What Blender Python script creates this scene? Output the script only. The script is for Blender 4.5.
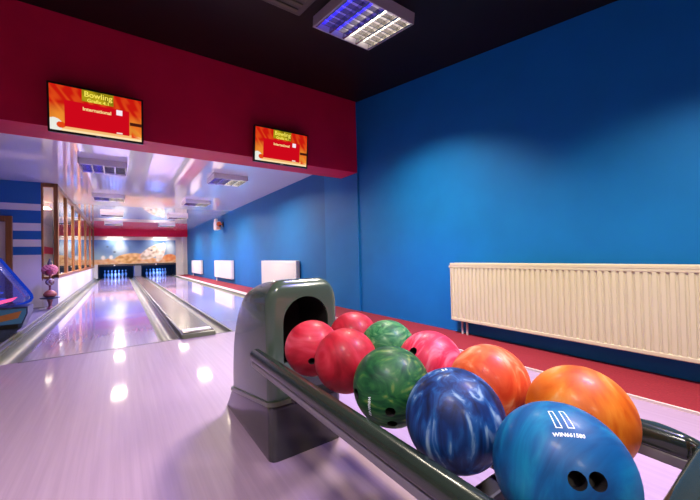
import bpy, bmesh, math, random
from mathutils import Vector, Matrix, noise
random.seed(7)
C = bpy.context.scene.collection
for o in list(bpy.data.objects): bpy.data.objects.remove(o)
PI = math.pi
R = math.radians

# ------------------------------------------------------------------ camera, world, exposure
CAM_Z = 0.9
f_px, yaw, pitch, roll = 331.655, 0.606813, 0.0143999, -0.0234206
F = Vector((math.sin(yaw)*math.cos(pitch), math.cos(yaw)*math.cos(pitch), math.sin(pitch)))
Rt = Vector((math.cos(yaw), -math.sin(yaw), 0)); Up = Rt.cross(F)
c_, s_ = math.cos(roll), math.sin(roll)
R2 = Rt*c_ + Up*s_; U2 = Up*c_ - Rt*s_
cd = bpy.data.cameras.new('camera'); cam = bpy.data.objects.new('camera', cd); C.objects.link(cam)
cam.matrix_world = Matrix(((R2.x, U2.x, -F.x, 0), (R2.y, U2.y, -F.y, 0), (R2.z, U2.z, -F.z, CAM_Z), (0, 0, 0, 1)))
cd.sensor_width = 36; cd.lens = f_px*36/700; cd.clip_start = 0.02; cd.clip_end = 100
bpy.context.scene.camera = cam
W = bpy.data.worlds.new('world'); bpy.context.scene.world = W; W.use_nodes = True
W.node_tree.nodes['Background'].inputs[0].default_value = (0.5, 0.5, 0.6, 1)
W.node_tree.nodes['Background'].inputs[1].default_value = 0.1
vs = bpy.context.scene.view_settings
vs.view_transform = 'Standard'; vs.look = 'None'; vs.gamma = 1; vs.use_curve_mapping = False
vs.exposure = 0.0
WARM = (1.0, 0.86, 0.68); BLUE = (0.16, 0.12, 1.0)
P_FRONT_W, P_FRONT_B, P_LANE_W, P_LANE_B = 66, 27, 105, 70

# ------------------------------------------------------------------ materials
def lin(r, g, b):
    return tuple(((x/255)/12.92 if x/255 <= .04045 else ((x/255+.055)/1.055)**2.4) for x in (r, g, b)) + (1,)
def pmat(name, col, rough=.5, metal=0, coat=0, spec=.5):
    m = bpy.data.materials.new(name); m.use_nodes = True
    b = m.node_tree.nodes['Principled BSDF']
    b.inputs['Base Color'].default_value = col; b.inputs['Roughness'].default_value = rough
    b.inputs['Metallic'].default_value = metal; b.inputs['Coat Weight'].default_value = coat
    b.inputs['Coat Roughness'].default_value = .05; b.inputs['Specular IOR Level'].default_value = spec
    return m
def nd(m, t, **kw):
    n = m.node_tree.nodes.new(t)
    for k, v in kw.items(): setattr(n, k, v)
    return n
def lk(m, a, b): m.node_tree.links.new(a, b)
def bsdf(m): return m.node_tree.nodes['Principled BSDF']
def ramp(m, stops, interp='LINEAR'):
    r = nd(m, 'ShaderNodeValToRGB'); e = r.color_ramp.elements
    r.color_ramp.interpolation = interp
    e[0].position, e[0].color = stops[0]; e[1].position, e[1].color = stops[-1]
    for p, c in stops[1:-1]:
        x = e.new(p); x.color = c
    return r
def coords(m, scale=(1, 1, 1), rot=(0, 0, 0), loc=(0, 0, 0)):
    t = nd(m, 'ShaderNodeTexCoord'); mp = nd(m, 'ShaderNodeMapping')
    mp.inputs['Scale'].default_value = scale; mp.inputs['Rotation'].default_value = rot; mp.inputs['Location'].default_value = loc
    lk(m, t.outputs['Object'], mp.inputs['Vector']); return mp.outputs['Vector']
def bump(m, height, strength=.2, dist=.01):
    b = nd(m, 'ShaderNodeBump'); b.inputs['Strength'].default_value = strength; b.inputs['Distance'].default_value = dist
    lk(m, height, b.inputs['Height']); lk(m, b.outputs['Normal'], bsdf(m).inputs['Normal'])
def paint(name, col, rough=.55, var=.06, scale=3, bumpy=.08):
    m = pmat(name, col, rough); v = coords(m)
    n = nd(m, 'ShaderNodeTexNoise'); n.inputs['Scale'].default_value = scale; n.inputs['Detail'].default_value = 4; lk(m, v, n.inputs['Vector'])
    lo = tuple(c*(1-var) for c in col[:3])+(1,); hi = tuple(min(1, c*(1+var)) for c in col[:3])+(1,)
    r = ramp(m, [(.3, lo), (.7, hi)]); lk(m, n.outputs['Fac'], r.inputs['Fac']); lk(m, r.outputs['Color'], bsdf(m).inputs['Base Color'])
    n2 = nd(m, 'ShaderNodeTexNoise'); n2.inputs['Scale'].default_value = 60; lk(m, v, n2.inputs['Vector'])
    bump(m, n2.outputs['Fac'], bumpy, .004)
    return m
def streak_wood(name, cols, rough, coat, xs=26, ys=.6, plank=0.0, coat_rough=.06):
    m = pmat(name, cols[0], rough, 0, coat); bsdf(m).inputs['Coat Roughness'].default_value = coat_rough
    v = coords(m, (xs, ys, 1))
    n = nd(m, 'ShaderNodeTexNoise'); n.inputs['Scale'].default_value = 1.6; n.inputs['Detail'].default_value = 6; n.inputs['Roughness'].default_value = .62; lk(m, v, n.inputs['Vector'])
    r = ramp(m, [(.28, cols[0]), (.5, cols[1]), (.72, cols[2])]); lk(m, n.outputs['Fac'], r.inputs['Fac'])
    v2 = coords(m, (9, .5, 1), loc=(3.3, 1.7, 0))
    n2 = nd(m, 'ShaderNodeTexVoronoi'); n2.inputs['Scale'].default_value = 1.0; lk(m, v2, n2.inputs['Vector'])
    mx = nd(m, 'ShaderNodeMix', data_type='RGBA', blend_type='MULTIPLY'); mx.inputs[0].default_value = .10
    lk(m, r.outputs['Color'], mx.inputs[6])
    bw = ramp(m, [(0, (.75, .75, .75, 1)), (1, (1, 1, 1, 1))]); lk(m, n2.outputs['Color'], bw.inputs['Fac'])
    lk(m, bw.outputs['Color'], mx.inputs[7]); lk(m, mx.outputs[2], bsdf(m).inputs['Base Color'])
    return m
def emit(name, col, strength):
    m = bpy.data.materials.new(name); m.use_nodes = True; t = m.node_tree
    t.nodes.remove(t.nodes['Principled BSDF']); e = t.nodes.new('ShaderNodeEmission')
    e.inputs[0].default_value = tuple(col[:3])+(1,); e.inputs[1].default_value = strength
    t.links.new(e.outputs[0], t.nodes['Material Output'].inputs[0]); return m

M = {}
M['floor'] = streak_wood('pale_laminate', [(.270, .188, .262, 1), (.305, .215, .292, 1), (.340, .245, .325, 1)], .45, .26, coat_rough=.065)
M['lane'] = streak_wood('oiled_lane', [(.38, .32, .42, 1), (.45, .385, .49, 1), (.51, .45, .54, 1)], .14, .8, 20, .25, coat_rough=.045)
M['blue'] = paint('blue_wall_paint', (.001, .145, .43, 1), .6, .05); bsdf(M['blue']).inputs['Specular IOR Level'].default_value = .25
M['blue_lane'] = paint('blue_wall_paint_dimmed', (.001, .100, .300, 1), .6, .05); bsdf(M['blue_lane']).inputs['Specular IOR Level'].default_value = .25  # same blue paint, darkened in colour to tone down the lane lamps
M['red'] = paint('crimson_paint', (.60, .003, .050, 1), .5, .06); bsdf(M['red']).inputs['Specular IOR Level'].default_value = .3
M['black'] = paint('black_ceiling_paint', (.006, .004, .004, 1), .5, .25, 1.5, .02); bsdf(M['black']).inputs['Specular IOR Level'].default_value = .2
M['white'] = paint('white_paint', (.62, .60, .57, 1), .5, .03)
M['stretch'] = pmat('glossy_stretch_ceiling', (.86, .83, .86, 1), .05, 0, .9, .6); bsdf(M['stretch']).inputs['Coat Roughness'].default_value = .015; bsdf(M['stretch']).inputs['Coat IOR'].default_value = 1.7
M['carpet'] = paint('red_carpet', (.19, .002, .009, 1), .9, .2, 90, .5)
M['edge'] = pmat('pale_edge_strip', (.62, .50, .40, 1), .4)
M['beige'] = paint('beige_paint', (.62, .52, .42, 1), .6, .05)
M['dark_floor'] = paint('grey_floor', (.12, .11, .12, 1), .6, .1, 8)
M['rad'] = pmat('cream_enamel', (.60, .555, .36, 1), .32)
M['rad_white'] = pmat('white_enamel', (.60, .59, .57, 1), .35)
M['rad_dark'] = pmat('radiator_slot', (.10, .08, .06, 1), .7)
M['copper'] = pmat('painted_pipe', (.60, .52, .45, 1), .35)
M['hood'] = pmat('green_grey_shell', (.066, .104, .074, 1), .26, .1, .5)
M['hood_base'] = pmat('grey_shell_base', (.032, .033, .034, 1), .2, .1, .4)
M['skirt'] = pmat('rail_skirt_floor_sheen', (.13, .12, .13, 1), .3)  # lighter grey paints in the floor's reflection low on the rail
M['seam'] = pmat('olive_moulding', (.085, .095, .055, 1), .3, .1, .3)
M['rail'] = pmat('dark_green_rail', (.016, .025, .017, 1), .22, .1, .3)
M['pit'] = pmat('pit_black', (.004, .004, .005, 1), .6)
M['hollow'] = pmat('chute_shade', (.012, .011, .011, 1), .6)  # near-black colour stands for the shade inside the hood opening
M['gutter'] = pmat('olive_gutter', (.16, .17, .105, 1), .38, .1); bsdf(M['gutter']).inputs['Specular IOR Level'].default_value = .3
M['gutter_rim'] = pmat('pale_gutter_rim', (.22, .22, .15, 1), .35, .2)
M['cap'] = paint('brown_capping', (.085, .066, .046, 1), .22, .35, 5, .02); bsdf(M['cap']).inputs['Specular IOR Level'].default_value = .25
M['cap_edge'] = pmat('olive_capping_edge', (.13, .14, .09, 1), .35, .1)
M['paper'] = pmat('white_label', (.75, .75, .78, 1), .5)
M['wood'] = streak_wood('brown_post_wood', [(.17, .062, .012, 1), (.25, .098, .020, 1), (.32, .135, .032, 1)], .4, .2, 14, 14)
M['glass'] = pmat('window_glass', (1, 1, 1, 1), .02)
bsdf(M['glass']).inputs['Transmission Weight'].default_value = 1.0; bsdf(M['glass']).inputs['IOR'].default_value = 1.15
M['tvcase'] = pmat('black_tv_plastic', (.006, .006, .006, 1), .3)
M['alu'] = pmat('louvre_aluminium', (.42, .41, .39, 1), .25, .9)
M['lamp_case'] = pmat('grey_lamp_case', (.40, .37, .40, 1), .45)
M['lamp_case_white'] = pmat('white_lamp_case', (.74, .72, .74, 1), .4)
M['lamp_dark'] = pmat('dark_lamp_case', (.05, .045, .03, 1), .5)
M['tube_white'] = emit('white_tube', (1, .90, .74), 9)
M['tube_blue'] = emit('blue_tube', (.03, .02, 1), 5)
M['pin'] = pmat('pin_white', (.75, .78, .80, 1), .2, 0, .5)
M['pin_red'] = pmat('pin_stripe', (.5, .02, .02, 1), .3)
M['mask'] = paint('pit_mask', (.035, .028, .026, 1), .4, .1)
M['divider'] = pmat('blue_grey_divider', (.16, .18, .26, 1), .5)
M['pure'] = pmat('white_print', (.75, .85, .88, 1), .8, 0, 0, .1)
M['hole'] = pmat('finger_hole_shade', (.008, .006, .006, 1), .6)  # near-black liner colour, paints in the shade down the holes

# ------------------------------------------------------------------ mesh helpers
def obj(name, bm, mat, parent=None, loc=None, smooth=False, rot=None):
    me = bpy.data.meshes.new(name); bmesh.ops.recalc_face_normals(bm, faces=bm.faces[:]); bm.to_mesh(me); bm.free()
    for x in (mat if isinstance(mat, (list, tuple)) else [mat]): me.materials.append(x)
    if smooth:
        for p in me.polygons: p.use_smooth = True
        if smooth == 'auto': me.set_sharp_from_angle(angle=R(35))
    o = bpy.data.objects.new(name, me); C.objects.link(o)
    if parent: o.parent = parent
    if loc: o.location = loc
    if rot: o.rotation_euler = rot
    return o
def box(bm, x0, x1, y0, y1, z0, z1, bev=0, seg=2):
    r = bmesh.ops.create_cube(bm, size=1, matrix=Matrix.Translation(((x0+x1)/2, (y0+y1)/2, (z0+z1)/2)) @ Matrix.Diagonal((x1-x0, y1-y0, z1-z0, 1)))
    if bev:
        es = list({e for v in r['verts'] for e in v.link_edges})
        bmesh.ops.bevel(bm, geom=es, offset=bev, segments=seg, affect='EDGES', profile=.5)
    return bm
def bx(*a, **k): return box(bmesh.new(), *a, **k)
def cyl(bm, a, b, r, seg=20, r2=None):
    a, b = Vector(a), Vector(b); d = b-a
    q = d.to_track_quat('Z', 'Y').to_matrix().to_4x4()
    bmesh.ops.create_cone(bm, cap_ends=True, segments=seg, radius1=r, radius2=r if r2 is None else r2, depth=d.length, matrix=Matrix.Translation((a+b)/2) @ q)
    return bm
def prism(bm, pts, axis, a0, a1):
    """pts: 2-D outline; axis 'y': (x,z) outline pushed along y; 'x': (y,z); 'z': (x,y)"""
    def P(p, a): return (p[0], a, p[1]) if axis == 'y' else ((a, p[0], p[1]) if axis == 'x' else (p[0], p[1], a))
    A = [bm.verts.new(P(p, a0)) for p in pts]; B = [bm.verts.new(P(p, a1)) for p in pts]
    n = len(pts)
    for i in range(n): bm.faces.new((A[i], A[(i+1) % n], B[(i+1) % n], B[i]))
    bm.faces.new(A); bm.faces.new(B[::-1]); return bm
def sweep(bm, path, section, closed=False):
    """section: list of (side, up) offsets; path: points in space, kept level"""
    rings = []; n = len(path); Z = Vector((0, 0, 1))
    for i, p in enumerate(path):
        p = Vector(p); a = Vector(path[max(i-1, 0)]); b = Vector(path[min(i+1, n-1)])
        t = (b-a).normalized(); s = t.cross(Z).normalized()
        rings.append([bm.verts.new(p + s*u + Z*w) for u, w in section])
    k = len(section)
    for i in range(n-1):
        for j in range(k): bm.faces.new((rings[i][j], rings[i][(j+1) % k], rings[i+1][(j+1) % k], rings[i+1][j]))
    bm.faces.new(rings[0]); bm.faces.new(rings[-1][::-1]); return bm
def tube(bm, path, r, seg=10):
    n = len(path); rings = []
    for i, p in enumerate(path):
        p = Vector(p); t = (Vector(path[min(i+1, n-1)])-Vector(path[max(i-1, 0)])).normalized()
        s = t.orthogonal().normalized() if i == 0 else (rings_s - t*(rings_s.dot(t))).normalized()
        rings_s = s; w = t.cross(s)
        rings.append([bm.verts.new(p + (s*math.cos(2*PI*j/seg)+w*math.sin(2*PI*j/seg))*r) for j in range(seg)])
    for i in range(n-1):
        for j in range(seg): bm.faces.new((rings[i][j], rings[i][(j+1) % seg], rings[i+1][(j+1) % seg], rings[i+1][j]))
    bm.faces.new(rings[0]); bm.faces.new(rings[-1][::-1]); return bm
def lathe(bm, prof, seg=24, cx=0, cy=0):
    rings = [[bm.verts.new((cx+r*math.cos(2*PI*j/seg), cy+r*math.sin(2*PI*j/seg), z)) for j in range(seg)] for r, z in prof]
    for i in range(len(rings)-1):
        for j in range(seg): bm.faces.new((rings[i][j], rings[i][(j+1) % seg], rings[i+1][(j+1) % seg], rings[i+1][j]))
    bm.faces.new(rings[0][::-1]); bm.faces.new(rings[-1]); return bm
def rrect(hw0, hw1, r, n=6):
    """rounded rectangle centred at 0 with half sizes hw0, hw1"""
    out = []
    for cx, cy, a0 in ((hw0-r, hw1-r, 0), (-hw0+r, hw1-r, PI/2), (-hw0+r, -hw1+r, PI), (hw0-r, -hw1+r, 1.5*PI)):
        for i in range(n+1):
            a = a0+PI/2*i/n; out.append((cx+r*math.cos(a), cy+r*math.sin(a)))
    return out
def thing(name, label, cat, loc=(0, 0, 0), rot=(0, 0, 0), group=None):
    o = bpy.data.objects.new(name, None); o.empty_display_size = .1; C.objects.link(o); o.location = loc; o.rotation_euler = rot
    return tag(o, label, cat, group)
def tag(o, label, cat, group=None):
    o['label'] = label; o['category'] = cat
    if group: o['group'] = group
    return o
def struct(name, bm, mat, label=None, **k):
    o = obj(name, bm, mat, **k); o['kind'] = 'structure'
    if label: o['label'] = label
    return o
def copy_tree(o, parent=None):
    c = o.copy(); C.objects.link(c)
    if parent: c.parent = parent
    for ch in list(o.children): copy_tree(ch, c)
    return c
def text_mesh(s, size, align='CENTER', bold=0):
    cu = bpy.data.curves.new('t', 'FONT'); cu.body = s; cu.size = size; cu.align_x = align; cu.align_y = 'CENTER'; cu.offset = bold; cu.resolution_u = 3
    o = bpy.data.objects.new('t', cu); C.objects.link(o)
    dg = bpy.context.evaluated_depsgraph_get()
    me = bpy.data.meshes.new_from_object(o.evaluated_get(dg)); bm = bmesh.new(); bm.from_mesh(me)
    bpy.data.objects.remove(o); bpy.data.curves.remove(cu); bpy.data.meshes.remove(me); return bm
def cut(o, cutters):
    """boolean difference baked into o's mesh; cutters are thrown away"""
    for c in cutters:
        m = o.modifiers.new('b', 'BOOLEAN'); m.operation = 'DIFFERENCE'; m.object = c; m.solver = 'EXACT'
    dg = bpy.context.evaluated_depsgraph_get()
    me = bpy.data.meshes.new_from_object(o.evaluated_get(dg))
    o.modifiers.clear(); o.data = me
    for c in cutters: bpy.data.objects.remove(c)

# ------------------------------------------------------------------ setting: floor, lanes' bed, walls, beam, ceilings
XW, XL, YB, YF = 3.105, -4.0, -3.2, 21.0
SL = .163
def cz(y): return 2.63+SL*y
struct('floor', bx(XL, 2.52, YB, 4.17, -.15, 0), M['floor'], 'pale lilac wood-look laminate approach floor')
struct('floor_carpet', bx(2.535, XW, YB, 4.9, -.15, .012), M['carpet'], 'red carpet strip along the blue wall')
struct('trim_carpet', bx(2.52, 2.535, YB, 4.17, -.15, .016), M['edge'], 'pale edge strip between laminate floor and red carpet')
struct('floor_lane_side', bx(2.60, 3.16, 4.9, YF, -.15, .012), M['carpet'], 'red carpet strip beside the right-hand lane')
struct('floor_lane_bed', bx(XL, 2.60, 4.17, 22.4, -.40, -.16), M['dark_floor'])
struct('floor_games_corner', bx(XL, -1.03, 4.17, YF, -.16, 0), M['dark_floor'], 'grey floor left of the lanes')
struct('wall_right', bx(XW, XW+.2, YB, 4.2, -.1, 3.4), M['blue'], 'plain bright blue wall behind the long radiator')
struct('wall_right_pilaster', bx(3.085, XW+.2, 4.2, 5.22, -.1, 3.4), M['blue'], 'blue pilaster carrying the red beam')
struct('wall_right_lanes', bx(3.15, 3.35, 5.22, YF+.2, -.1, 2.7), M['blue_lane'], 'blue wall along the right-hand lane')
struct('wall_header', bx(XL, 3.09, 4.2, 4.65, 2.19, 3.45), M['red'], 'deep crimson beam across the lanes, carrying two screens')
bm = bmesh.new(); prism(bm, [(YB, cz(YB)), (4.6, cz(4.6)), (4.6, cz(4.6)+.2), (YB, cz(YB)+.2)], 'x', XL, XW+.2)
struct('ceiling', bm, M['black'], 'black sloping ceiling over the approach')
struct('ceiling_lanes', bx(XL, 3.3, 4.65, YF+.2, 2.50, 2.65), M['stretch'], 'glossy white stretch ceiling over the lanes')
struct('wall_rear', bx(XL, XW+.2, YB-.2, YB, -.1, 3.4), M['beige'])
struct('wall_left', bx(XL-.2, XL, YB, YF, -.1, 3.5), M['beige'])
# white wall at the end of the left side with blue stripes (a paint scheme in z)
mstripe = pmat('white_wall_blue_stripes', (.7, .7, .7, 1), .5)
tc = nd(mstripe, 'ShaderNodeTexCoord'); sx = nd(mstripe, 'ShaderNodeSeparateXYZ'); lk(mstripe, tc.outputs['Object'], sx.inputs[0])
mr = nd(mstripe, 'ShaderNodeMath', operation='DIVIDE'); mr.inputs[1].default_value = 2.6; lk(mstripe, sx.outputs['Z'], mr.inputs[0])
wv, bv = (.70, .69, .72, 1), (.006, .13, .42, 1)
rp = ramp(mstripe, [(0, wv), (1.045/2.6, bv), (1.20/2.6, wv), (1.347/2.6, bv), (1.52/2.6, wv), (1.668/2.6, bv), (1.92/2.6, wv), (2.06/2.6, bv)], 'CONSTANT')
lk(mstripe, mr.outputs[0], rp.inputs['Fac']); lk(mstripe, rp.outputs['Color'], bsdf(mstripe).inputs['Base Color'])
struct('wall_striped', bx(XL, -1.295, 9.0, 9.12, 0, 2.5), mstripe, 'white wall with horizontal blue stripes beside the glazed partition')
# brown door frame on that wall
bm = bmesh.new(); box(bm, -1.79, -1.70, 8.93, 9.0, 0, 1.80, .006); box(bm, -2.70, -2.61, 8.93, 9.0, 0, 1.80, .006); box(bm, -2.61, -1.79, 8.93, 9.0, 1.69, 1.80, .006)
d = struct('door_1', bm, M['wood'], 'brown wooden door frame in the striped wall')
leaf = obj('door_leaf', bx(-2.61, -1.79, 8.97, 8.999, 0, 1.69), M['beige'], d)
# glazed timber partition along the left lane
struct('wall_partition', bx(-1.13, -1.045, 9.0, YF-.2, 0, .60), M['white'], 'low white wall under the glazed partition')
struct('wall_partition_front', bx(-1.295, -1.13, 9.0, 9.10, 0, .56), M['white'])
struct('wall_partition_room', bx(-2.7, -2.6, 9.12, YF-.1, 0, 2.5), M['beige'])
struct('trim_room_band', bx(-2.6, -2.585, 9.12, YF-.1, 1.25, 1.55), M['red'])
post_y = [9.0, 10.4, 11.9, 13.8, 15.9, 18.2, 20.4]
for i, y in enumerate(post_y):
    struct(f'trim_{i+1}', bx(-1.105, -1.035, y, y+.13, .60, 2.44, bev=.008), M['wood'], 'brown wooden post of the glazed partition')
struct('trim_8', bx(-1.145, -1.03, 9.0, YF-.2, .56, .63, bev=.008), M['wood'], 'brown wooden sill rail of the partition')
struct('trim_9', bx(-1.145, -1.035, 9.0, YF-.2, 2.42, 2.50, bev=.008), M['wood'], 'brown wooden top rail of the partition')
struct('trim_10', bx(-1.295, -1.265, 9.0, 9.1, .52, 2.5, bev=.006), M['wood'])
struct('trim_11', bx(-1.265, -1.105, 9.0, 9.1, 2.42, 2.5, bev=.006), M['wood'])
struct('trim_12', bx(-1.265, -1.105, 9.0, 9.1, .54, .60, bev=.006), M['wood'])
struct('window_7', bx(-1.265, -1.105, 9.04, 9.048, .60, 2.42), M['glass'])
for i in range(6):
    struct(f'window_{i+1}', bx(-1.074, -1.066, post_y[i]+.13, post_y[i+1], .63, 2.42), M['glass'], 'glass pane between two brown posts')
# far end wall above and around the pits
bm = bmesh.new()
box(bm, -1.05, 3.15, YF, YF+.15, .70, 2.5); box(bm, -1.05, -.905, YF-.4, YF+.15, 0, .70); box(bm, 2.555, 2.93, YF-.4, YF+.15, 0, .70)
struct('wall_far', bm, M['white'], 'white end wall around the pin decks')
struct('wall_far_pilaster', bx(2.93, 3.15, YF-.25, YF, 0, 2.13), M['white'])
struct('wall_far_header', bx(-1.13, 3.15, YF-.4, YF, 2.13, 2.5), M['red'], 'crimson band across the end wall under the ceiling')

# ------------------------------------------------------------------ lanes, gutters, capping
Y0, Y1 = 4.18, 20.4
def lane(x0, x1, label):
    o = obj('bowling_lane', bx(x0, x1, Y0, 21.95, -.12, 0), M['lane']); tag(o, label, 'lane', 'bowling lanes')
    return o
lane(-.745, .345, 'left bowling lane, pale glossy boards running under the first pin deck')
lane(1.135, 2.225, 'right bowling lane, pale glossy boards beside the red carpet strip')
struct('trim_foul_line', bx(-.76, 2.5, 4.150, 4.182, -.1, .001), pmat('foul_line_dark', (.05, .03, .05, 1), .5), 'thin dark foul line')
def gutter(x0, x1, label, lip0=.0, lip1=.0):
    w = x1-x0; pts = []
    pts.append((x0, lip0)); pts.append((x0+.018, lip0)); n = 14
    cx = (x0+x1)/2; hw = w/2-.02
    for i in range(n+1):
        a = PI*i/n; pts.append((cx-hw*math.cos(a), -.075*math.sin(a)))
    pts.append((x1-.018, lip1)); pts.append((x1, lip1)); pts.append((x1, -.11)); pts.append((x0, -.11))
    bm = bmesh.new(); prism(bm, pts, 'y', Y0, Y1)
    o = obj('gutter', bm, M['gutter'], smooth='auto'); tag(o, label, 'gutter', 'lane gutters'); return o
gutter(-.965, -.747, 'olive grey gutter at the far left, along the left edge of the left lane', .012)
gutter(.347, .557, 'olive grey gutter between the left lane and the brown capping')
gutter(.923, 1.133, 'olive grey gutter between the brown capping and the right lane')
gutter(2.227, 2.44, 'olive grey gutter between the right lane and the red carpet', 0, .01)
lg = thing('lane_kerb', 'pale metal kerb running along the outer side of the leftmost gutter', 'kerb', (-1.0, Y0, 0))
obj('ledge', bx(-.033, .033, 0, Y1-Y0, -.11, .035, bev=.012), M['gutter'], lg, smooth='auto')
obj('rim', bx(-.036, -.010, 0.01, Y1-Y0-.01, .030, .058, bev=.010), M['gutter_rim'], lg, smooth='auto')
rg = obj('lane_kerb', bx(2.445, 2.60, Y0, Y1, -.11, .010), M['edge']); tag(rg, 'flat pale kerb between the right gutter and the red carpet', 'kerb')
cp = thing('lane_capping', 'long brown capping between the two lanes with a white strip at its near end', 'capping', (.74, 4.13, 0))
obj('top_panel', bx(-.165, .165, .03, 16.3, .045, .062, bev=.006), M['cap'], cp)
obj('edge_frame', bx(-.18, .18, 0, 16.3, -.10, .052, bev=.014), M['cap_edge'], cp, smooth='auto')
obj('strip_label', bx(-.15, .15, .10, .24, .0620, .0632), M['paper'], cp)['label'] = 'white strip near the front of the capping'

# ------------------------------------------------------------------ pin decks
pits = thing('pinsetter_front', 'black pinsetter front with two openings under the beach mural', 'pinsetter', (.82, 20.6, 0))
obj('mask_band', bx(-1.72, 1.73, -.02, .06, .60, .69, bev=.006), M['mask'], pits)
bm = bmesh.new(); box(bm, -1.72, -1.70, 0, 1.7, 0, .60); box(bm, 1.71, 1.73, 0, 1.7, 0, .60); box(bm, -1.72, 1.73, 1.68, 1.72, -.1, .9); box(bm, -1.72, 1.73, .062, 1.7, .636, .655)
obj('pit_box', bm, M['pit'], pits)
obj('divider', bx(-.215, .095, 0, 1.68, 0, .60, bev=.01), M['divider'], pits)
bm = bmesh.new(); box(bm, -1.08, -1.02, -.03, 0, .615, .675); obj('lane_badge', bm, M['paper'], pits)
bm = bmesh.new(); box(bm, .74, .80, -.03, 0, .615, .675); obj('lane_badge', bm, M['paper'], pits)
for cx in (-1.02, .86):
    obj('lamp_bar', bx(cx-.5, cx+.5, .08, .11, .60, .635), emit('pit_lamp_blue', (.01, .18, 1), 3.0), pits)
    L = bpy.data.lights.new('pit_light', 'AREA'); L.shape = 'RECTANGLE'; L.size = 1.1; L.size_y = .08; L.energy = 22; L.color = (.0, .20, 1)
    lo = bpy.data.objects.new('pit_light', L); C.objects.link(lo); lo.parent = pits; lo.location = (cx, .13, .60); lo.rotation_euler = (R(28), 0, 0)
PROF = [(.026, 0), (.029, .01), (.042, .06), (.055, .10), (.0605, .115), (.058, .15), (.047, .19), (.032, .225), (.024, .25), (.0228, .265), (.025, .29), (.030, .32), (.0322, .34), (.030, .36), (.022, .374), (.010, .381)]
pin0 = thing('bowling_pin', 'x', 'bowling pin', (0, 0, 0))
obj('pin_body', lathe(bmesh.new(), PROF, 20), M['pin'], pin0, smooth=True)
obj('neck_stripe', lathe(bmesh.new(), [(.0262, .238), (.0250, .25), (.0240, .258)], 20), M['pin_red'], pin0, smooth=True)
obj('neck_stripe', lathe(bmesh.new(), [(.0242, .270), (.0252, .28), (.0266, .288)], 20), M['pin_red'], pin0, smooth=True)
rows = ['front', 'second', 'third', 'back']
first = True
for side, cx in (('left', -.20), ('right', 1.68)):
    for r in range(4):
        for k in range(r+1):
            p = pin0 if first else copy_tree(pin0); first = False
            p.location = (cx+(k-r/2)*.305, 20.98+r*.264, 0)
            pos = {0: [''], 1: ['left', 'right'], 2: ['left', 'middle', 'right'], 3: ['outer left', 'inner left', 'inner right', 'outer right']}[r][k]
            p['label'] = f'blue-lit {pos} pin in the {rows[r]} row on the {side} lane'.replace('  ', ' ') if r else f'blue-lit head pin nearest the bowler on the {side} lane'
            p['group'] = f'pins on the {side} lane'

# mural: generic beach picture as vertex colours on one thin panel
def colour_grid(name, nx, ny, w, h, fn, mat, parent=None, loc=None, plane='xz'):
    bm = bmesh.new(); lay = bm.loops.layers.float_color.new('Col')
    V = [[bm.verts.new((-w/2+w*i/nx, 0, -h/2+h*j/ny)) for i in range(nx+1)] for j in range(ny+1)]
    for j in range(ny):
        for i in range(nx):
            f = bm.faces.new((V[j][i], V[j][i+1], V[j+1][i+1], V[j+1][i]))
            for l, (a, b) in zip(f.loops, ((i, j), (i+1, j), (i+1, j+1), (i, j+1))):
                l[lay] = fn(a/nx, b/ny)
    me = bpy.data.meshes.new(name); bm.to_mesh(me); bm.free(); me.materials.append(mat)
    o = bpy.data.objects.new(name, me); C.objects.link(o)
    if parent: o.parent = parent
    if loc: o.location = loc
    return o
def mixc(a, b, t):
    t = max(0, min(1, t)); return tuple(a[i]*(1-t)+b[i]*t for i in range(3))+(1,)
def blob(u, v, cu, cv, ru, rv, ang=0):
    du, dv = u-cu, (v-cv)*.38; ca, sa = math.cos(ang), math.sin(ang)
    x, y = du*ca+dv*sa, -du*sa+dv*ca
    return 1-((x/ru)**2+(y/(rv*.38))**2)**.5
def sm(x, w=.12): return max(0, min(1, x/w))
def mural(u, v):
    n = noise.noise((u*7, v*3, 1.3)); n2 = noise.noise((u*22, v*9, 5.1))
    c = mixc(lin(150, 185, 205), lin(55, 95, 160), v*1.1-.1+n*.45)
    c = mixc(c, lin(190, 215, 225), sm(blob(u, v, .30, .66, .10, .40)+n*.3, .6))
    c = mixc(c, lin(200, 220, 225), sm(blob(u, v, .93, .66, .09, .40)+n*.3, .6))
    if v < .22+.05*n: c = mixc(lin(225, 160, 100), lin(240, 205, 165), .5+n2)
    for q in ((.10, .27), (.19, .28)): c = mixc(c, lin(250, 250, 245), sm(blob(u, v, q[0], q[1], .030, .11), .5))
    c = mixc(c, mixc(lin(200, 140, 70), lin(245, 205, 140), .5+n2*1.2), sm(blob(u, v, .42, .24, .20, .21, .10)))
    c = mixc(c, mixc(lin(225, 150, 80), lin(250, 200, 150), .5+n2), sm(blob(u, v, .60, .30, .09, .19, .35)))
    c = mixc(c, mixc(lin(190, 170, 140), lin(250, 240, 220), .6+n2*1.3), sm(blob(u, v, .70, .50, .20, .24, .62)))
    c = mixc(c, mixc(lin(215, 195, 165), lin(252, 244, 230), .6+n2), sm(blob(u, v, .80, .46, .055, .46, -.25)))
    c = mixc(c, mixc(lin(225, 120, 60), lin(245, 180, 110), .5+n2), sm(blob(u, v, .92, .22, .10, .17)))
    for q in ((.15, .72, .020), (.23, .50, .022), (.68, .55, .02)): c = mixc(c, lin(60, 75, 95), sm(blob(u, v, q[0], q[1], q[2], .05), .5)*.8)
    return c
mm = pmat('mural_print', (1, 1, 1, 1), .4); a = nd(mm, 'ShaderNodeVertexColor', layer_name='Col'); lk(mm, a.outputs['Color'], bsdf(mm).inputs['Base Color'])
mu = thing('wall_mural', 'wide printed mural of a beach with pale rocks and blue sky above the pins', 'mural', (.76, YF-.031, 1.325))
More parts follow.
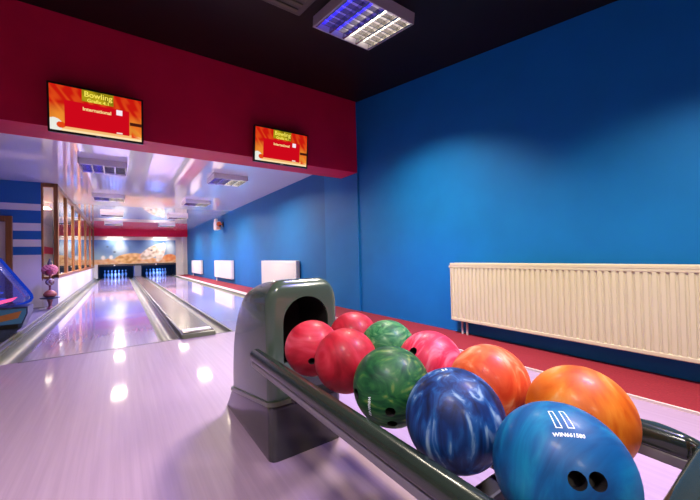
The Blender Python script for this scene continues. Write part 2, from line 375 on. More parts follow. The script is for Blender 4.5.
obj('mural_board', bx(-1.83, 1.83, 0, .028, -.63, .63), M['white'], mu)
colour_grid('mural_print', 150, 54, 3.65, 1.24, mural, mm, mu, (0, -.004, 0))

# ------------------------------------------------------------------ ceiling light fittings
def area(parent, loc, sx_, sy_, energy, col, spread):
    L = bpy.data.lights.new('tube_light', 'AREA'); L.shape = 'RECTANGLE'; L.size = sx_; L.size_y = sy_; L.energy = energy; L.color = col; L.spread = spread
    o = bpy.data.objects.new('tube_light', L); C.objects.link(o); o.parent = parent; o.location = loc; return o
HX, HZ = .31, .09
def fitting(label, loc, tilt, pw, pb, spread, white_on=True, blue_on=True, spread_b=None):
    t = thing('ceiling_light', label, 'ceiling light', loc, (tilt, 0, 0), 'square louvred ceiling lights')
    bm = bmesh.new()
    for s in (-1, 1):
        box(bm, s*HX-.008, s*HX+.008, -HX-.008, HX+.008, -HZ, 0); box(bm, -HX, HX, s*HX-.008, s*HX+.008, -HZ, 0)
    box(bm, -HX, HX, -HX, HX, -.006, 0); obj('housing', bm, M['lamp_case' if tilt else 'lamp_case_white'], t)
    bm = bmesh.new()
    for i in range(5):
        x = -HX+.01+(2*HX-.02)*i/4; prism(bm, [(x-.010, -HZ), (x+.010, -HZ), (x+.003, -.045), (x-.003, -.045)], 'y', -HX+.009, HX-.009)
    for j in range(1, 7):
        y = -HX+2*HX*j/7; box(bm, -HX+.01, HX-.01, y-.004, y+.004, -HZ+.004, -.05)
    obj('louvre', bm, M['alu'], t)
    for i in range(4):
        x = -HX+.01+(2*HX-.02)*(i+.5)/4
        bm = bmesh.new(); cyl(bm, (x, -HX+.012, -.032), (x, HX-.012, -.032), .0125, 12)
        on = (i >= 2 and white_on) or (i < 2 and blue_on)
        obj('tube', bm, (M['tube_white'] if i >= 2 else M['tube_blue']) if on else M['paper'], t, smooth='auto')['label'] = 'white tube' if i >= 2 else 'blue tube'
    if white_on: area(t, (.15, 0, -HZ-.003), .28, .56, pw, WARM, spread)
    if blue_on: area(t, (-.15, 0, -HZ-.003), .28, .56, pb, BLUE, spread_b or spread)
    return t
tl = math.atan(SL); SPR = R(118)
for x, y, lab in ((1.77, 2.27, 'square louvred light on the black ceiling with blue and white tubes'),
                  (-.5, .1, 'square louvred light on the black ceiling above the left of the approach'),
                  (1.77, .1, 'square louvred light on the black ceiling above the radiator'),
                  (-.5, -1.6, 'square louvred light on the black ceiling behind the bowler'),
                  (-2.4, 1.0, 'square louvred light on the black ceiling at the far left of the approach')):
    k = {2.27: 1.35, .1: .85 if x > 0 else .45, -1.6: .45, 1.0: .75}[y]
    fitting(lab, (x, y, cz(y)-.002), tl, P_FRONT_W*k, P_FRONT_B*k, SPR, spread_b=R(84))
names = ['nearest the crimson beam', 'second from the beam', 'third from the beam', 'farthest from the beam']
for cx, side in ((-.2, 'left'), (1.79, 'right')):
    for k, y in enumerate((6.85, 10.15, 13.9, 17.4)):
        fitting(f'white louvred ceiling light over the {side} lane, {names[k]}', (cx, y, 2.499), 0, P_LANE_W, P_LANE_B*((1.1 if k == 0 else 1.3) if side == 'left' else .25 if k == 0 else .8), R(162), spread_b=R(122), white_on=not (side == 'left' and k == 0))
gl = fitting('louvred ceiling light in the room behind the glazed partition', (-1.9, 12.5, 2.499), 0, 800, 0, R(170), True, False)
# unlit dark fitting on the black ceiling
ac = thing('ceiling_unit', 'dark unlit unit on the black ceiling left of the lit square light', 'ceiling unit', (1.02, 2.33, cz(2.33)-.002), (tl, 0, 0))
obj('casing', bx(-.30, .30, -.26, .26, -.05, 0, bev=.01), M['lamp_dark'], ac)
bm = bmesh.new()
for j in range(5): box(bm, -.24, .24, -.20+j*.09, -.16+j*.09, -.062, -.05, .004)
obj('grille', bm, pmat('dull_olive_grille', (.07, .065, .03, 1), .45), ac)
# strip lamps under the far crimson band, lighting the mural
for cx, lab in ((-.19, 'slim lit strip lamp over the left half of the mural'), (1.82, 'slim lit strip lamp over the right half of the mural')):
    t = thing('strip_lamp', lab, 'lamp', (cx, YF-.33, 2.128), group='strip lamps over the mural')
    obj('case', bx(-.35, .35, -.035, .035, -.03, 0, bev=.006), M['lamp_case'], t)
    obj('diffuser', bx(-.33, .33, -.028, .028, -.055, -.03, bev=.008), emit('strip_glow', (1, .93, .86), 2.0), t)
    l = area(t, (0, .0, -.06),   .66, .05, 15, (1, .88, .78), R(160)); l.rotation_euler = (R(22), 0, 0)

# ------------------------------------------------------------------ screens on the beam
ms = bpy.data.materials.new('screen_picture'); ms.use_nodes = True; t_ = ms.node_tree; t_.nodes.remove(t_.nodes['Principled BSDF'])
e_ = t_.nodes.new('ShaderNodeEmission'); v_ = t_.nodes.new('ShaderNodeVertexColor'); v_.layer_name = 'Col'
t_.links.new(v_.outputs['Color'], e_.inputs[0]); e_.inputs[1].default_value = 1.0; t_.links.new(e_.outputs[0], t_.nodes['Material Output'].inputs[0])
def screen_fn(u, v):
    n = noise.noise((u*9+v*6, v*2, 2.0)); fold = .5+.5*math.sin(u*46+v*9+3*n)
    c = mixc(lin(200, 24, 14), lin(240, 100, 30), fold*.6+(.5-v)*.6)
    edge = min(u, 1-u)
    if v < .62: c = mixc(c, lin(255, 205, 70), sm(.62-v, .5)*.75*(1 if edge < .2 else 0)*(1-abs(v-.5)*1.4))
    if abs(u-.5) < .17 and v > .74: c = mixc(lin(95, 85, 10), lin(185, 165, 25), .5+n)
    if v < .12+.02*n: c = lin(250, 190, 120)
    if v < .055: c = lin(255, 225, 175)
    d = ((u-.04)/.09)**2+((v-.12)/.15)**2
    if d < 1: c = lin(235, 235, 225)
    if ((u-.11)/.045)**2+((v-.13)/.07)**2 < 1: c = lin(225, 70, 20)
    if .86 < u and .36 < v < .44: c = lin(70, 25, 15)
    if .88 < u and .07 < v < .36: c = mixc(c, lin(230, 70, 20), .5+n*1.4)
    if .145 < u < .855 and .10 < v < .70: c = lin(205, 8, 26)
    if .70 < u < .775 and .565 < v < .68: c = lin(250, 235, 245)
    if .70 < u < .775 and .12 < v < .155: c = lin(245, 225, 215)
    return c
mt_y = emit('screen_yellow_text', lin(250, 230, 90), 1.0); mt_o = emit('screen_cream_text', lin(255, 225, 150), 1.0)
def tv(x, label, zc):
    w, h = .755, .452
    t = thing('wall_screen', label, 'screen', (x, 4.075, zc), (R(7), 0, 0), 'score screens on the crimson beam')
    bm = bx(-w/2, w/2, 0, .045, -h/2, h/2, bev=.006); obj('case', bm, M['tvcase'], t)
    bm = bmesh.new(); b = .016
    box(bm, -w/2, w/2, -.006, .002, h/2-b, h/2); box(bm, -w/2, w/2, -.006, .002, -h/2, -h/2+b*1.3)
    box(bm, -w/2, -w/2+b, -.006, .002, -h/2, h/2); box(bm, w/2-b, w/2, -.006, .002, -h/2, h/2); obj('bezel', bm, M['tvcase'], t)
    s = colour_grid('display', 160, 90, w-2*b, h-2.3*b, screen_fn, ms, t, (0, -.003, .002))
    W_, H_ = w-2*b, h-2.3*b
    for txt, size, u, v, m in (('Bowling', .070, .505, .905, mt_y), ('Grafix 4.1', .044, .505, .775, mt_y), ('International', .044, .49, .565, mt_o)):
        bm = text_mesh(txt, size, bold=.0012)
        for vt in bm.verts: vt.co = ((u-.5)*W_+vt.co.x, -.0015, (v-.5)*H_+vt.co.y)
        obj('screen_text', bm, m, s)
    bm = bmesh.new(); box(bm, -.10, .10, .045, .06, -.10, .10); box(bm, -.03, .03, .06, .125, -.03, .03); box(bm, -.10, .10, .105, .122, -.12, .12)
    obj('wall_bracket', bm, M['tvcase'], t)
    obj('brand_plate', bx(-.02, .02, -.008, -.005, -h/2+.004, -h/2+.012), M['lamp_case'], t)
tv(-.160, 'left score screen hung on the crimson beam, orange and red picture', 2.342)
tv(1.775, 'right score screen hung on the crimson beam nearest the blue wall', 2.335)

# ------------------------------------------------------------------ radiators
def radiator(label, y0, y1, xf, xw, z0, z1, ribs, mr='rad'):
    t = thing('radiator', label, 'radiator', (xw-.0015, y0, 0), group='cream panel radiators on the blue wall')
    L = y1-y0; dx = xf-xw; g = .010
    bm = bmesh.new(); pts = []; pitch = L/ribs
    for k in range(ribs):
        s = k*pitch
        pts += [(s+.10*pitch, 0), (s+.62*pitch, 0), (s+.74*pitch, g), (s+.96*pitch, g)]
    pts = [(0, 0)]+pts+[(L, 0)]
    A = [bm.verts.new((dx+p[1], p[0], z0+.03)) for p in pts]; B = [bm.verts.new((dx+p[1], p[0], z1-.05)) for p in pts]
    for i in range(len(pts)-1): bm.faces.new((A[i], A[i+1], B[i+1], B[i]))
    obj('front_panel', bm, M[mr], t)
    bm = bmesh.new(); box(bm, dx-.002, dx+.02, 0, L, z0, z0+.032, .006); box(bm, dx-.002, dx+.02, 0, L, z1-.052, z1-.025, .006)
    obj('panel_rim', bm, M[mr], t)
    obj('back_panel', bx(-.035, -.02, 0, L, z0, z1-.03), M[mr], t)
    bm = bmesh.new(); box(bm, dx-.004, dx+.012, -.004, L+.004, z1-.03, z1, .005); box(bm, -.03, -.018, -.004, L+.004, z1-.03, z1, .004)
    n = int(L/.07)
    for k in range(n+1):
        y = L*k/n; box(bm, dx+.008, -.02, y-.010, y+.010, z1-.012, z1-.004)
    obj('top_grille', bm, M[mr], t)
    for y in (-.004, L-.006): obj('side_cover', bx(dx-.002, -.018, y, y+.010, z0+.005, z1-.002, bev=.003), M[mr], t)
    bm = bmesh.new()
    for q in (.25, .75): box(bm, dx+.012, -.020, .01, L-.01, z0+.05+q*(z1-z0-.15)-.02, z0+.05+q*(z1-z0-.15)+.02)
    obj('fins', bm, M['rad_dark'], t)
    for y in (L-.10, L-.16):
        bm = bmesh.new(); cyl(bm, (dx*.5, y, .013), (dx*.5, y, z0+.04), .011, 12); obj('pipe', bm, M['copper'], t, smooth='auto')
    bm = bmesh.new(); cyl(bm, (dx*.5, L+.004, z1-.045), (dx*.5, L+.05, z1-.045), .016, 14); obj('valve', bm, M[mr], t, smooth='auto')
    bm = bmesh.new()
    for y in (L*.2, L*.8): box(bm, -.02, 0, y-.03, y+.03, z0+.1, z1-.1)
    obj('wall_bracket', bm, M[mr], t)
radiator('long cream radiator under the plain blue wall right of the ball rack', -.60, 2.385, 3.0, XW, .157, .784, 66)
radiator('white radiator beside the lanes nearest the ball return hood', 6.40, 8.48, 3.05, 3.15, .17, .80, 40, 'rad_white')
radiator('white radiator beside the lanes, middle one of three', 11.35, 13.75, 3.05, 3.15, .17, .80, 40, 'rad_white')
radiator('white radiator beside the lanes nearest the far end wall', 16.4, 18.8, 3.05, 3.15, .17, .80, 40, 'rad_white')

# small fixture high on the lane-side blue wall
sp = thing('wall_fixture', 'small white and orange fixture high on the blue wall beside the lanes', 'wall fixture', (3.15, 12.75, 2.12))
obj('wall_plate', bx(-.02, 0, -.09, .09, -.10, .10, bev=.006), M['tvcase'], sp)
obj('arm', cyl(bmesh.new(), (-.02, 0, 0), (-.16, 0, 0), .02, 12), M['tvcase'], sp, smooth='auto')
bm = bmesh.new(); box(bm, -.30, -.12, -.20, .17, -.20, .12, .04, 3); box(bm, -.28, -.18, -.03, .18, .10, .22, .03, 3); obj('body', bm, M['white'], sp, smooth='auto')
bm = bmesh.new(); cyl(bm, (-.19, -.19, .0), (-.19, -.235, .0), .085, 20); obj('lens', bm, pmat('orange_lens', (.75, .16, .05, 1), .2), sp, smooth='auto')
bm = bmesh.new(); cyl(bm, (-.16, -.19, -.06), (-.16, -.245, -.06), .035, 16); obj('dark_lens', bm, M['tvcase'], sp, smooth='auto')
obj('lower_panel', bx(-.27, -.14, -.21, -.19, -.185, -.09, bev=.008), pmat('peach_panel', (.75, .42, .25, 1), .4), sp)

# ------------------------------------------------------------------ ball return: hood, base, rails
HCX, HY = .712, 1.40
br = thing('ball_return', 'dark green-grey ball return hood with an open rail rack full of bowling balls', 'ball return', (HCX, HY, 0))
def interp(tab, z):
    for (a, b) in zip(tab, tab[1:]):
        if a[0] <= z <= b[0]:
            t = (z-a[0])/(b[0]-a[0]); return [a[i]*(1-t)+b[i]*t for i in range(len(a))]
    return tab[-1]
def shell(tab, zs, r0):
    bm = bmesh.new(); rings = []
    for z in zs:
        _, y0, y1, hw, = interp(tab, z)
        hy = (y1-y0)/2; r = min(r0, hy*.95, hw*.95)
        rings.append([bm.verts.new((p[0], (y0+y1)/2-HY+p[1], z)) for p in rrect(hw, hy, r, 7)])
    k = len(rings[0])
    for a, b in zip(rings, rings[1:]):
        for j in range(k): bm.faces.new((a[j], a[(j+1) % k], b[(j+1) % k], b[j]))
    bm.faces.new(rings[0][::-1]); bm.faces.new(rings[-1]); return bm
# upper shell: half-ellipse back, rounded shoulders
def hood_row(z):
    q = max(0, min(1, (z-.12)/(.790-.12)))
    yb = 2.01-(.57)*(1-math.sqrt(max(0, 1-q**2.7)))
    s = max(0, (z-.672)/.118); s = min(1, s)
    hw = .182-.082*(1-math.sqrt(max(0, 1-s*s)))
    t = max(0, min(1, (z-.735)/.055)); yf = 1.402+.045*(1-math.sqrt(max(0, 1-t*t)))
    return [z, yf, max(yb, yf+.03), hw]
zs = [.115+.557*i/26 for i in range(27)]+[.672+.118*math.sin(PI/2*i/16) for i in range(1, 17)]
hood = obj('hood', shell([hood_row(z) for z in zs], zs, .040), M['hood'], br, smooth='auto')
arch = [(-.114, .42), (.122, .42)]+[(.004+.117*math.cos(PI*i/20), .594+.117*math.sin(PI*i/20)) for i in range(21)]
ct = obj('cutter', prism(bmesh.new(), arch, 'y', -.1, .32), M['hood']); ct.location = (HCX, HY, 0)
bpy.context.view_layer.update(); cut(hood, [ct]); hood.data.set_sharp_from_angle(angle=R(35))
# added dark lining that paints in the shade of the opening
bm = bmesh.new(); n = len(arch); sc = .985
A = [bm.verts.new((p[0]*sc, .012, .42+(p[1]-.42)*.996)) for p in arch]; B = [bm.verts.new((p[0]*sc, .315, .42+(p[1]-.42)*.996)) for p in arch]
for i in range(n): bm.faces.new((A[i], A[(i+1) % n], B[(i+1) % n], B[i]))
bm.faces.new(B); obj('chute_shade_lining', bm, M['hollow'], br)
base = [[0, 1.395, 2.135, .184], [.012, 1.393, 2.137, .186], [.20, 1.393, 2.050, .1865], [.235, 1.394, 2.030, .186], [.25, 1.402, 2.01, .179]]
def lean(bm):
    for v in bm.verts: v.co.z -= .19*max(0, v.co.y)*min(1, v.co.z/.235)
    return bm
obj('base_skirt', lean(shell(base, [0, .006, .012, .05, .1, .15, .2, .22, .235, .243, .25], .035)), M['hood_base'], br, smooth='auto')
bm = lean(shell([[.243, 1.388, 2.036, .190], [.262, 1.388, 2.028, .190]], [.243, .247, .258, .262], .04)); obj('seam_moulding', bm, M['seam'], br, smooth='auto')
# frame of the rack: one flattened tube running round the front
XL_, XR_, ZR = .480, .995, .472
IN0, IN1, INY = .508, .967, .166       # inner edges of the frame
OU0, OU1, OUY = .455, 1.021, .114      # outer edges
def frame_stations():
    st = [((IN0, y), (OU0, y)) for y in (1.43, 1.2, .8, .5, .35, .26)]
    ro, ri = .135, .014
    for i in range(11):
        a = PI+PI/2*i/10; c, s = math.cos(a), math.sin(a)
        st.append(((IN0+ri+ri*c, INY+ri+ri*s), (OU0+ro+ro*c, OUY+ro+ro*s)))
    for i in range(11):
        a = 1.5*PI+PI/2*i/10; c, s = math.cos(a), math.sin(a)
        st.append(((IN1-ri+ri*c, INY+ri+ri*s), (OU1-ro+ro*c, OUY+ro+ro*s)))
    return st+[((IN1, y), (OU1, y)) for y in (.26, .35, .5, .8, 1.2, 1.43)]
def frame(z0, z1, r, inset0=0, inset1=0):
    bm = bmesh.new(); rings = []; hh = (z1-z0)/2
    for a, b in frame_stations():
        a = Vector((a[0]-HCX, a[1]-HY, 0)); b = Vector((b[0]-HCX, b[1]-HY, 0)); d = (b-a).normalized()
        a = a+d*inset0; b = b-d*inset1; m = (a+b)/2; hw = (b-a).length/2
        rings.append([bm.verts.new(m+d*u+Vector((0, 0, (z0+z1)/2+w))) for u, w in rrect(hw, hh, min(r, hw*.95, hh*.95), 6)])
    k = len(rings[0])
    for a, b in zip(rings, rings[1:]):
        for j in range(k): bm.faces.new((a[j], a[(j+1) % k], b[(j+1) % k], b[j]))
    bm.faces.new(rings[0]); bm.faces.new(rings[-1][::-1]); return bm
obj('rack_rail', frame(.446, .500, .024), M['rail'], br, smooth='auto')
obj('rail_skirt', frame(.428, .452, .004, .006, .006), M['skirt'], br, smooth='auto')
def rod_z(y): return .4215+.0135*(y-.62)
# rods the balls run on
for x, in ((.560,), (.690,), (.795,), (.925,)):
    bm = bmesh.new(); cyl(bm, (x-HCX, .29-HY, rod_z(.29)), (x-HCX, .06, rod_z(1.46)), .011, 12); obj('ball_track', bm, M['rail'], br, smooth='auto')
bm = bmesh.new(); box(bm, XL_+.03-HCX, XR_-.03-HCX, .40-HY, .445-HY, .365, .400, .006); obj('cross_member', bm, M['pit'], br)
bm = bmesh.new(); box(bm, XL_+.03-HCX, XR_-.03-HCX, 1.10-HY, 1.14-HY, .365, .400, .006); obj('cross_member', bm, M['pit'], br)
bm = bmesh.new(); box(bm, -.06, .06, .385-HY, .46-HY, .02, .366, .01); box(bm, -.13, .13, .30-HY, .54-HY, 0, .02, .006); obj('support_leg', bm, M['hood_base'], br)

# ------------------------------------------------------------------ bowling balls
def ball_mat(name, stops, scale=7, stretch=(1, 1, 1), rot=(0, 0, 0), dist=1.2, detail=4, rough=.5, coat=.05):
    stops = [(p, (c[0]*.74, c[1]*.78, c[2]*.76, 1)) for p, c in stops]
    m = pmat(name, stops[0][1], rough, 0, coat, .28); bsdf(m).inputs['Coat Roughness'].default_value = .16
    v = coords(m, stretch, rot, (random.random()*5, random.random()*5, 0))
    n = nd(m, 'ShaderNodeTexNoise'); n.inputs['Scale'].default_value = scale; n.inputs['Detail'].default_value = detail; n.inputs['Distortion'].default_value = dist
    lk(m, v, n.inputs['Vector']); r = ramp(m, stops); lk(m, n.outputs['Fac'], r.inputs['Fac']); lk(m, r.outputs['Color'], bsdf(m).inputs['Base Color'])
    return m
BR = .1083
def on_sphere(bm, dc, up, r=BR*1.0035):
    dc = Vector(dc).normalized(); up = Vector(up); up = (up-dc*up.dot(dc)).normalized(); rt = up.cross(dc)
    for v in bm.verts:
        x, y = v.co.x, v.co.y
        v.co = (dc + rt*x + up*y).normalized()*r
    return bm
def ball(label, loc, mat, holes=(), prints=()):
    loc = (loc[0], loc[1], max(rod_z(loc[1])+math.sqrt((BR+.0119)**2-(loc[0]-x)**2) for x in (.560, .690, .795, .925) if abs(loc[0]-x) < .1))
    bm = bmesh.new(); bmesh.ops.create_icosphere(bm, subdivisions=5, radius=BR)
    t = obj('bowling_ball', bm, [mat, M['hole']], None, loc, smooth=True)
    tag(t, label, 'bowling ball', 'bowling balls in the return rack')
    if holes:
        cs = []
        for d_, rad in holes:
            d_ = Vector(d_).normalized(); b = bmesh.new(); cyl(b, d_*BR*.72, d_*BR*1.1, rad, 24)
            c = obj('cutter', b, M['hole'], None, loc); cs.append(c)
        bpy.context.view_layer.update(); cut(t, cs)
        for p in t.data.polygons: p.use_smooth = True
        t.data.set_sharp_from_angle(angle=R(40))
        for d_, rad in holes:
            d_ = Vector(d_).normalized(); b = bmesh.new(); q = d_.to_track_quat('Z', 'Y').to_matrix().to_4x4()
            rr = [[b.verts.new(q @ Vector((rad*.97*math.cos(2*PI*j/24), rad*.97*math.sin(2*PI*j/24), z))) for j in range(24)] for z in (BR*.985, BR*.73)]
            for j in range(24): b.faces.new((rr[0][j], rr[0][(j+1) % 24], rr[1][(j+1) % 24], rr[1][j]))
            b.faces.new(rr[1]); obj('finger_hole', b, M['hole'], t)
    for b in prints: obj('print', b, M['pure'], t)['label'] = 'white print'
    return t
RED = [(.30, lin(158, 14, 34)), (.5, lin(204, 36, 58)), (.72, lin(232, 84, 104))]
m1 = ball_mat('red_swirl_a', RED, 5, (1, 1, 2.4), (.3, .5, 0), 1.5)
m2 = ball_mat('red_swirl_b', [(.28, lin(146, 10, 28)), (.5, lin(192, 28, 48)), (.75, lin(220, 66, 84))], 5, (2, 1, 1), (.3, 0, .6), 1.8)
m3 = ball_mat('pink_swirl', [(.28, lin(205, 20, 58)), (.5, lin(240, 50, 84)), (.72, lin(255, 130, 150))], 8, (1, 3, 1), (.5, .2, .3), 2)
m4 = ball_mat('green_swirl', [(.22, lin(4, 38, 22)), (.42, lin(14, 76, 42)), (.58, lin(44, 106, 52)), (.74, lin(128, 148, 74))], 8, (1, 1, 2.2), (.5, .6, .2), 3.2)
m4b = ball_mat('green_swirl_pale', [(.22, lin(10, 66, 36)), (.42, lin(26, 110, 62)), (.6, lin(80, 148, 86)), (.78, lin(150, 180, 120))], 11, (1, 1, 2.4), (.9, .2, .5), 3)
m5 = ball_mat('navy_streak', [(.30, lin(4, 18, 54)), (.46, lin(8, 46, 104)), (.58, lin(24, 84, 148)), (.70, lin(150, 180, 205))], 20, (1.7, 1.7, .22), (.15, -.1, .2), .9, 8)
m6 = ball_mat('azure_swirl', [(.25, lin(0, 60, 116)), (.48, lin(0, 92, 148)), (.66, lin(6, 124, 168)), (.8, lin(40, 150, 178))], 6, (1, 2.6, 1), (.4, .6, .9), 2, 5)
m7 = ball_mat('orange_red_swirl', [(.28, lin(222, 66, 26)), (.5, lin(244, 104, 48)), (.70, lin(254, 176, 124))], 7, (2.6, 1, 1), (.2, .4, .9), 1.8)
m8 = ball_mat('amber_swirl', [(.26, lin(190, 66, 4)), (.44, lin(226, 106, 12)), (.58, lin(240, 136, 34)), (.72, lin(246, 186, 118))], 5.5, (1, 1, 1), (.2, .9, .3), 2.6)
ball('red bowling ball at the mouth of the ball return hood', (.628, 1.185, .533), m1, [((-.485, -.854, -.19), .013)])
ball('dark red bowling ball beside the near rail, in front of the green swirled ball', (.640, .962, .530), m2)
ball('red bowling ball farthest back, partly hidden behind the two red ones', (.862, 1.232, .534), m2)
ball('small-looking pale green swirled bowling ball between the red and pink balls', (.863, 1.000, .538), m4b)
ball('dark green swirled bowling ball beside the near rail with finger holes low down', (.629, .716, .528), m4,
     [((-.669, -.702, -.243), .0135), ((-.53, -.60, -.60), .0135), ((-.97, .23, -.05), .015)], [on_sphere(text_mesh('WIN661400', .105, bold=.003), (-.945, -.257, -.20), (.25, -.90, -.10))])
ball('bright pink bowling ball with one finger hole, between green and orange balls', (.860, .780, .538), m3, [((-.823, -.107, .557), .0135)])
ball('orange-red bowling ball behind the navy streaked ball', (.862, .562, .532), m7)
ball('navy blue streaked bowling ball with a white mark on top', (.616, .490, .529), m5, (), [on_sphere(text_mesh('11', .15, bold=.01), (-.097, .143, .985), (.55, .83, 0))])
ball('amber orange swirled bowling ball at the near right end of the rack', (.853, .332, .528), m8)
bm = bmesh.new()
def outline(q, w=.013):
    c = [sum(p[i] for p in q)/4 for i in (0, 1)]; inner = []
    for i in range(4):
        p0, p1, p2 = [Vector(q[(i+k) % 4]) for k in (-1, 0, 1)]
        e1 = (p1-p0).normalized(); e2 = (p2-p1).normalized(); n1 = Vector((e1.y, -e1.x)); n2 = Vector((e2.y, -e2.x))
        if n1.dot(Vector(c)-p1) < 0: n1 = -n1
        if n2.dot(Vector(c)-p1) < 0: n2 = -n2
        b = (n1+n2); b = b/(max(.35, 1+n1.dot(n2))); inner.append(p1+b*w)
    for i in range(4):
        a, b2 = Vector(q[i]), Vector(q[(i+1) % 4]); c0, d0 = inner[i], inner[(i+1) % 4]
        for s in range(6):
            t0, t1 = s/6, (s+1)/6
            vs_ = [bm.verts.new((p.x, p.y, 0)) for p in (a.lerp(b2, t0), a.lerp(b2, t1), c0.lerp(d0, t1), c0.lerp(d0, t0))]; bm.faces.new(vs_)
outline([(-.193, .336), (-.120, .341), (-.020, .005), (-.110, -.005)]); outline([(-.039, .359), (.040, .368), (.139, .040), (.046, .022)])
tb = text_mesh('WIN661580', .084, bold=.002)
for v in tb.verts: v.co = (v.co.x*.98+.045, v.co.y-.085+.17*v.co.x, 0)
DC, UP = (-.4076, -.249, .8786), (.7592, .4423, .4775)
ball('azure blue bowling ball nearest the camera with white logo, serial and two finger holes', (.620, .272, .5245), m6,
     [((-.741, -.53, .413), .0125), ((-.565, -.707, .425), .0125)], [on_sphere(bm, DC, UP), on_sphere(tb, DC, UP)])

# ------------------------------------------------------------------ left side: arcade machine and ornament stand
am = thing('arcade_machine', 'arcade machine with a blue glowing rim and pink light beside the left gutter', 'arcade machine', (-1.15, 5.40, 0))
YD = .30
body = [(-.75, 0), (.09, 0), (.105, .07), (.19, .13), (.25, .30), (.25, .38), (-.02, .385), (-.75, .32)]
obj('cabinet', prism(bmesh.new(), body, 'y', 0, YD), paint('cabinet_paint', (.05, .07, .16, 1), .35, .5, 12), am)
obj('front_panel', prism(bmesh.new(), [(-.04, .19), (.195, .19), (.235, .30), (.235, .36), (-.04, .36)], 'y', -.012, 0), pmat('cabinet_blue', (.08, .30, .55, 1), .3), am)
obj('art_panel', prism(bmesh.new(), [(.02, .225), (.17, .255), (.20, .335), (.02, .295)], 'y', -.018, -.012), pmat('cabinet_orange', (.60, .22, .06, 1), .35), am)
obj('coin_door', bx(.0, .17, -.015, 0, .135, .18, bev=.006), M['pit'], am)
obj('red_panel', bx(-.12, -.05, -.012, 0, .04, .26, bev=.004), pmat('cabinet_red', (.55, .03, .05, 1), .4), am)
obj('speckled_panel', bx(-.26, -.13, -.012, 0, .02, .28, bev=.004), paint('cabinet_speckle', (.34, .40, .48, 1), .4, .9, 40), am)
hoodp = [(-.75, 1.50), (-.04, .96), (.245, .50), (.235, .42), (.16, .395)]
glassp = [(-.75, .36), (.14, .41), (.21, .43), (.22, .49), (-.05, .94), (-.75, 1.46)]
mg = pmat('blue_tinted_glass', (.35, .45, 1, 1), .05); bsdf(mg).inputs['Transmission Weight'].default_value = .85; bsdf(mg).inputs['IOR'].default_value = 1.1
obj('glass_case', prism(bmesh.new(), glassp, 'y', 0.005, YD-.01), mg, am)
def rounded(pts, k=6):
    out = []
    for i in range(len(pts)-1):
        for j in range(k):
            t = j/k; p = [pts[max(i-1, 0)], pts[i], pts[i+1], pts[min(i+2, len(pts)-1)]]
            out.append(tuple(.5*((2*p[1][c])+(-p[0][c]+p[2][c])*t+(2*p[0][c]-5*p[1][c]+4*p[2][c]-p[3][c])*t*t+(-p[0][c]+3*p[1][c]-3*p[2][c]+p[3][c])*t**3) for c in (0, 1)))
    return out+[pts[-1]]
rim = [(-.75, 1.46), (-.04, .945), (.205, .545), (.232, .495), (.238, .455), (.222, .420), (.19, .402), (.14, .395), (.08, .395)]
mneon = emit('blue_rim_glow', (.015, .07, .75), .55)
obj('rim_tube', tube(bmesh.new(), [(p[0], YD, p[1]) for p in rim], .017, 8), mneon, am, smooth='auto')
obj('light_strip', prism(bmesh.new(), [(-.75, .335), (-.06, .405), (.12, .455), (.165, .50), (.10, .485), (-.06, .45), (-.75, .385)], 'y', -.004, .02), emit('pink_glow', (1, .10, .32), 1.3), am)
mv = emit('blue_trace_glow', (.10, .16, .95), .8)
for k in range(5): obj('glow_tube', tube(bmesh.new(), [(-.72, .04+k*.05, .55+k*.16), (.06-k*.03, .04+k*.05, .48+k*.07)], .010, 6), mv, am, smooth='auto')

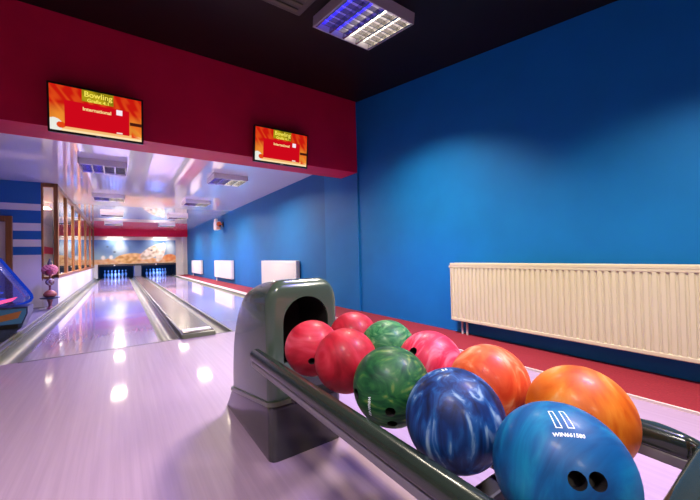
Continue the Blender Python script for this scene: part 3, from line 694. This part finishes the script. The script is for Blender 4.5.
on = thing('ornament_stand', 'slim stand of stacked pink and brown ornaments before the glazed partition', 'ornament', (-1.105, 8.5, 0))
obj('base', lathe(bmesh.new(), [(.054, 0), (.054, .015), (.04, .03), (.025, .06)], 20), pmat('rosy_base', (.30, .10, .10, 1), .4), on, smooth='auto')
obj('stem', lathe(bmesh.new(), [(.022, .05), (.030, .12), (.045, .16), (.040, .19)], 16), pmat('pink_stem', (.45, .16, .18, 1), .4), on, smooth='auto')
obj('tray', lathe(bmesh.new(), [(.05, .185), (.145, .205), (.15, .22), (.05, .225)], 24), pmat('teal_tray', (.02, .05, .09, 1), .3), on, smooth='auto')
obj('pot', lathe(bmesh.new(), [(.06, .222), (.095, .25), (.10, .29), (.07, .335), (.03, .36)], 24), pmat('rust_pot', (.34, .09, .04, 1), .4), on, smooth='auto')
obj('neck', lathe(bmesh.new(), [(.02, .355), (.015, .40), (.02, .455)], 12), pmat('plum_neck', (.14, .03, .06, 1), .4), on, smooth='auto')
bm = bmesh.new(); bmesh.ops.create_uvsphere(bm, u_segments=24, v_segments=14, radius=.068, matrix=Matrix.Translation((0, 0, .515))); obj('brown_ball', bm, ball_mat('brown_white', [(.35, lin(70, 30, 30)), (.5, lin(140, 90, 80)), (.62, lin(225, 215, 205))], 9), on, smooth=True)
obj('neck', lathe(bmesh.new(), [(.018, .575), (.014, .61), (.02, .65)], 12), pmat('plum_neck_upper', (.14, .03, .06, 1), .4), on, smooth='auto')
bm = bmesh.new(); bmesh.ops.create_uvsphere(bm, u_segments=20, v_segments=12, radius=.062, matrix=Matrix.Translation((0, -.07, .70))); obj('red_ball', bm, pmat('wine_ball', (.22, .012, .04, 1), .3), on, smooth=True)
bm = bmesh.new()
for k in range(70):
    a = k*2.399963; z = 1-2*(k+.5)/70; q = math.sqrt(1-z*z)
    c = Vector((q*math.cos(a)*.10, q*math.sin(a)*.075, .745+z*.085))
    bmesh.ops.create_icosphere(bm, subdivisions=1, radius=.030, matrix=Matrix.Translation(c))
obj('flower_head', bm, pmat('pink_petals', (.75, .24, .24, 1), .6), on, smooth=True)
obj('finial', lathe(bmesh.new(), [(.03, .83), (.035, .87), (.02, .92), (.008, .96)], 12), pmat('dark_finial', (.07, .07, .09, 1), .4), on, smooth='auto')
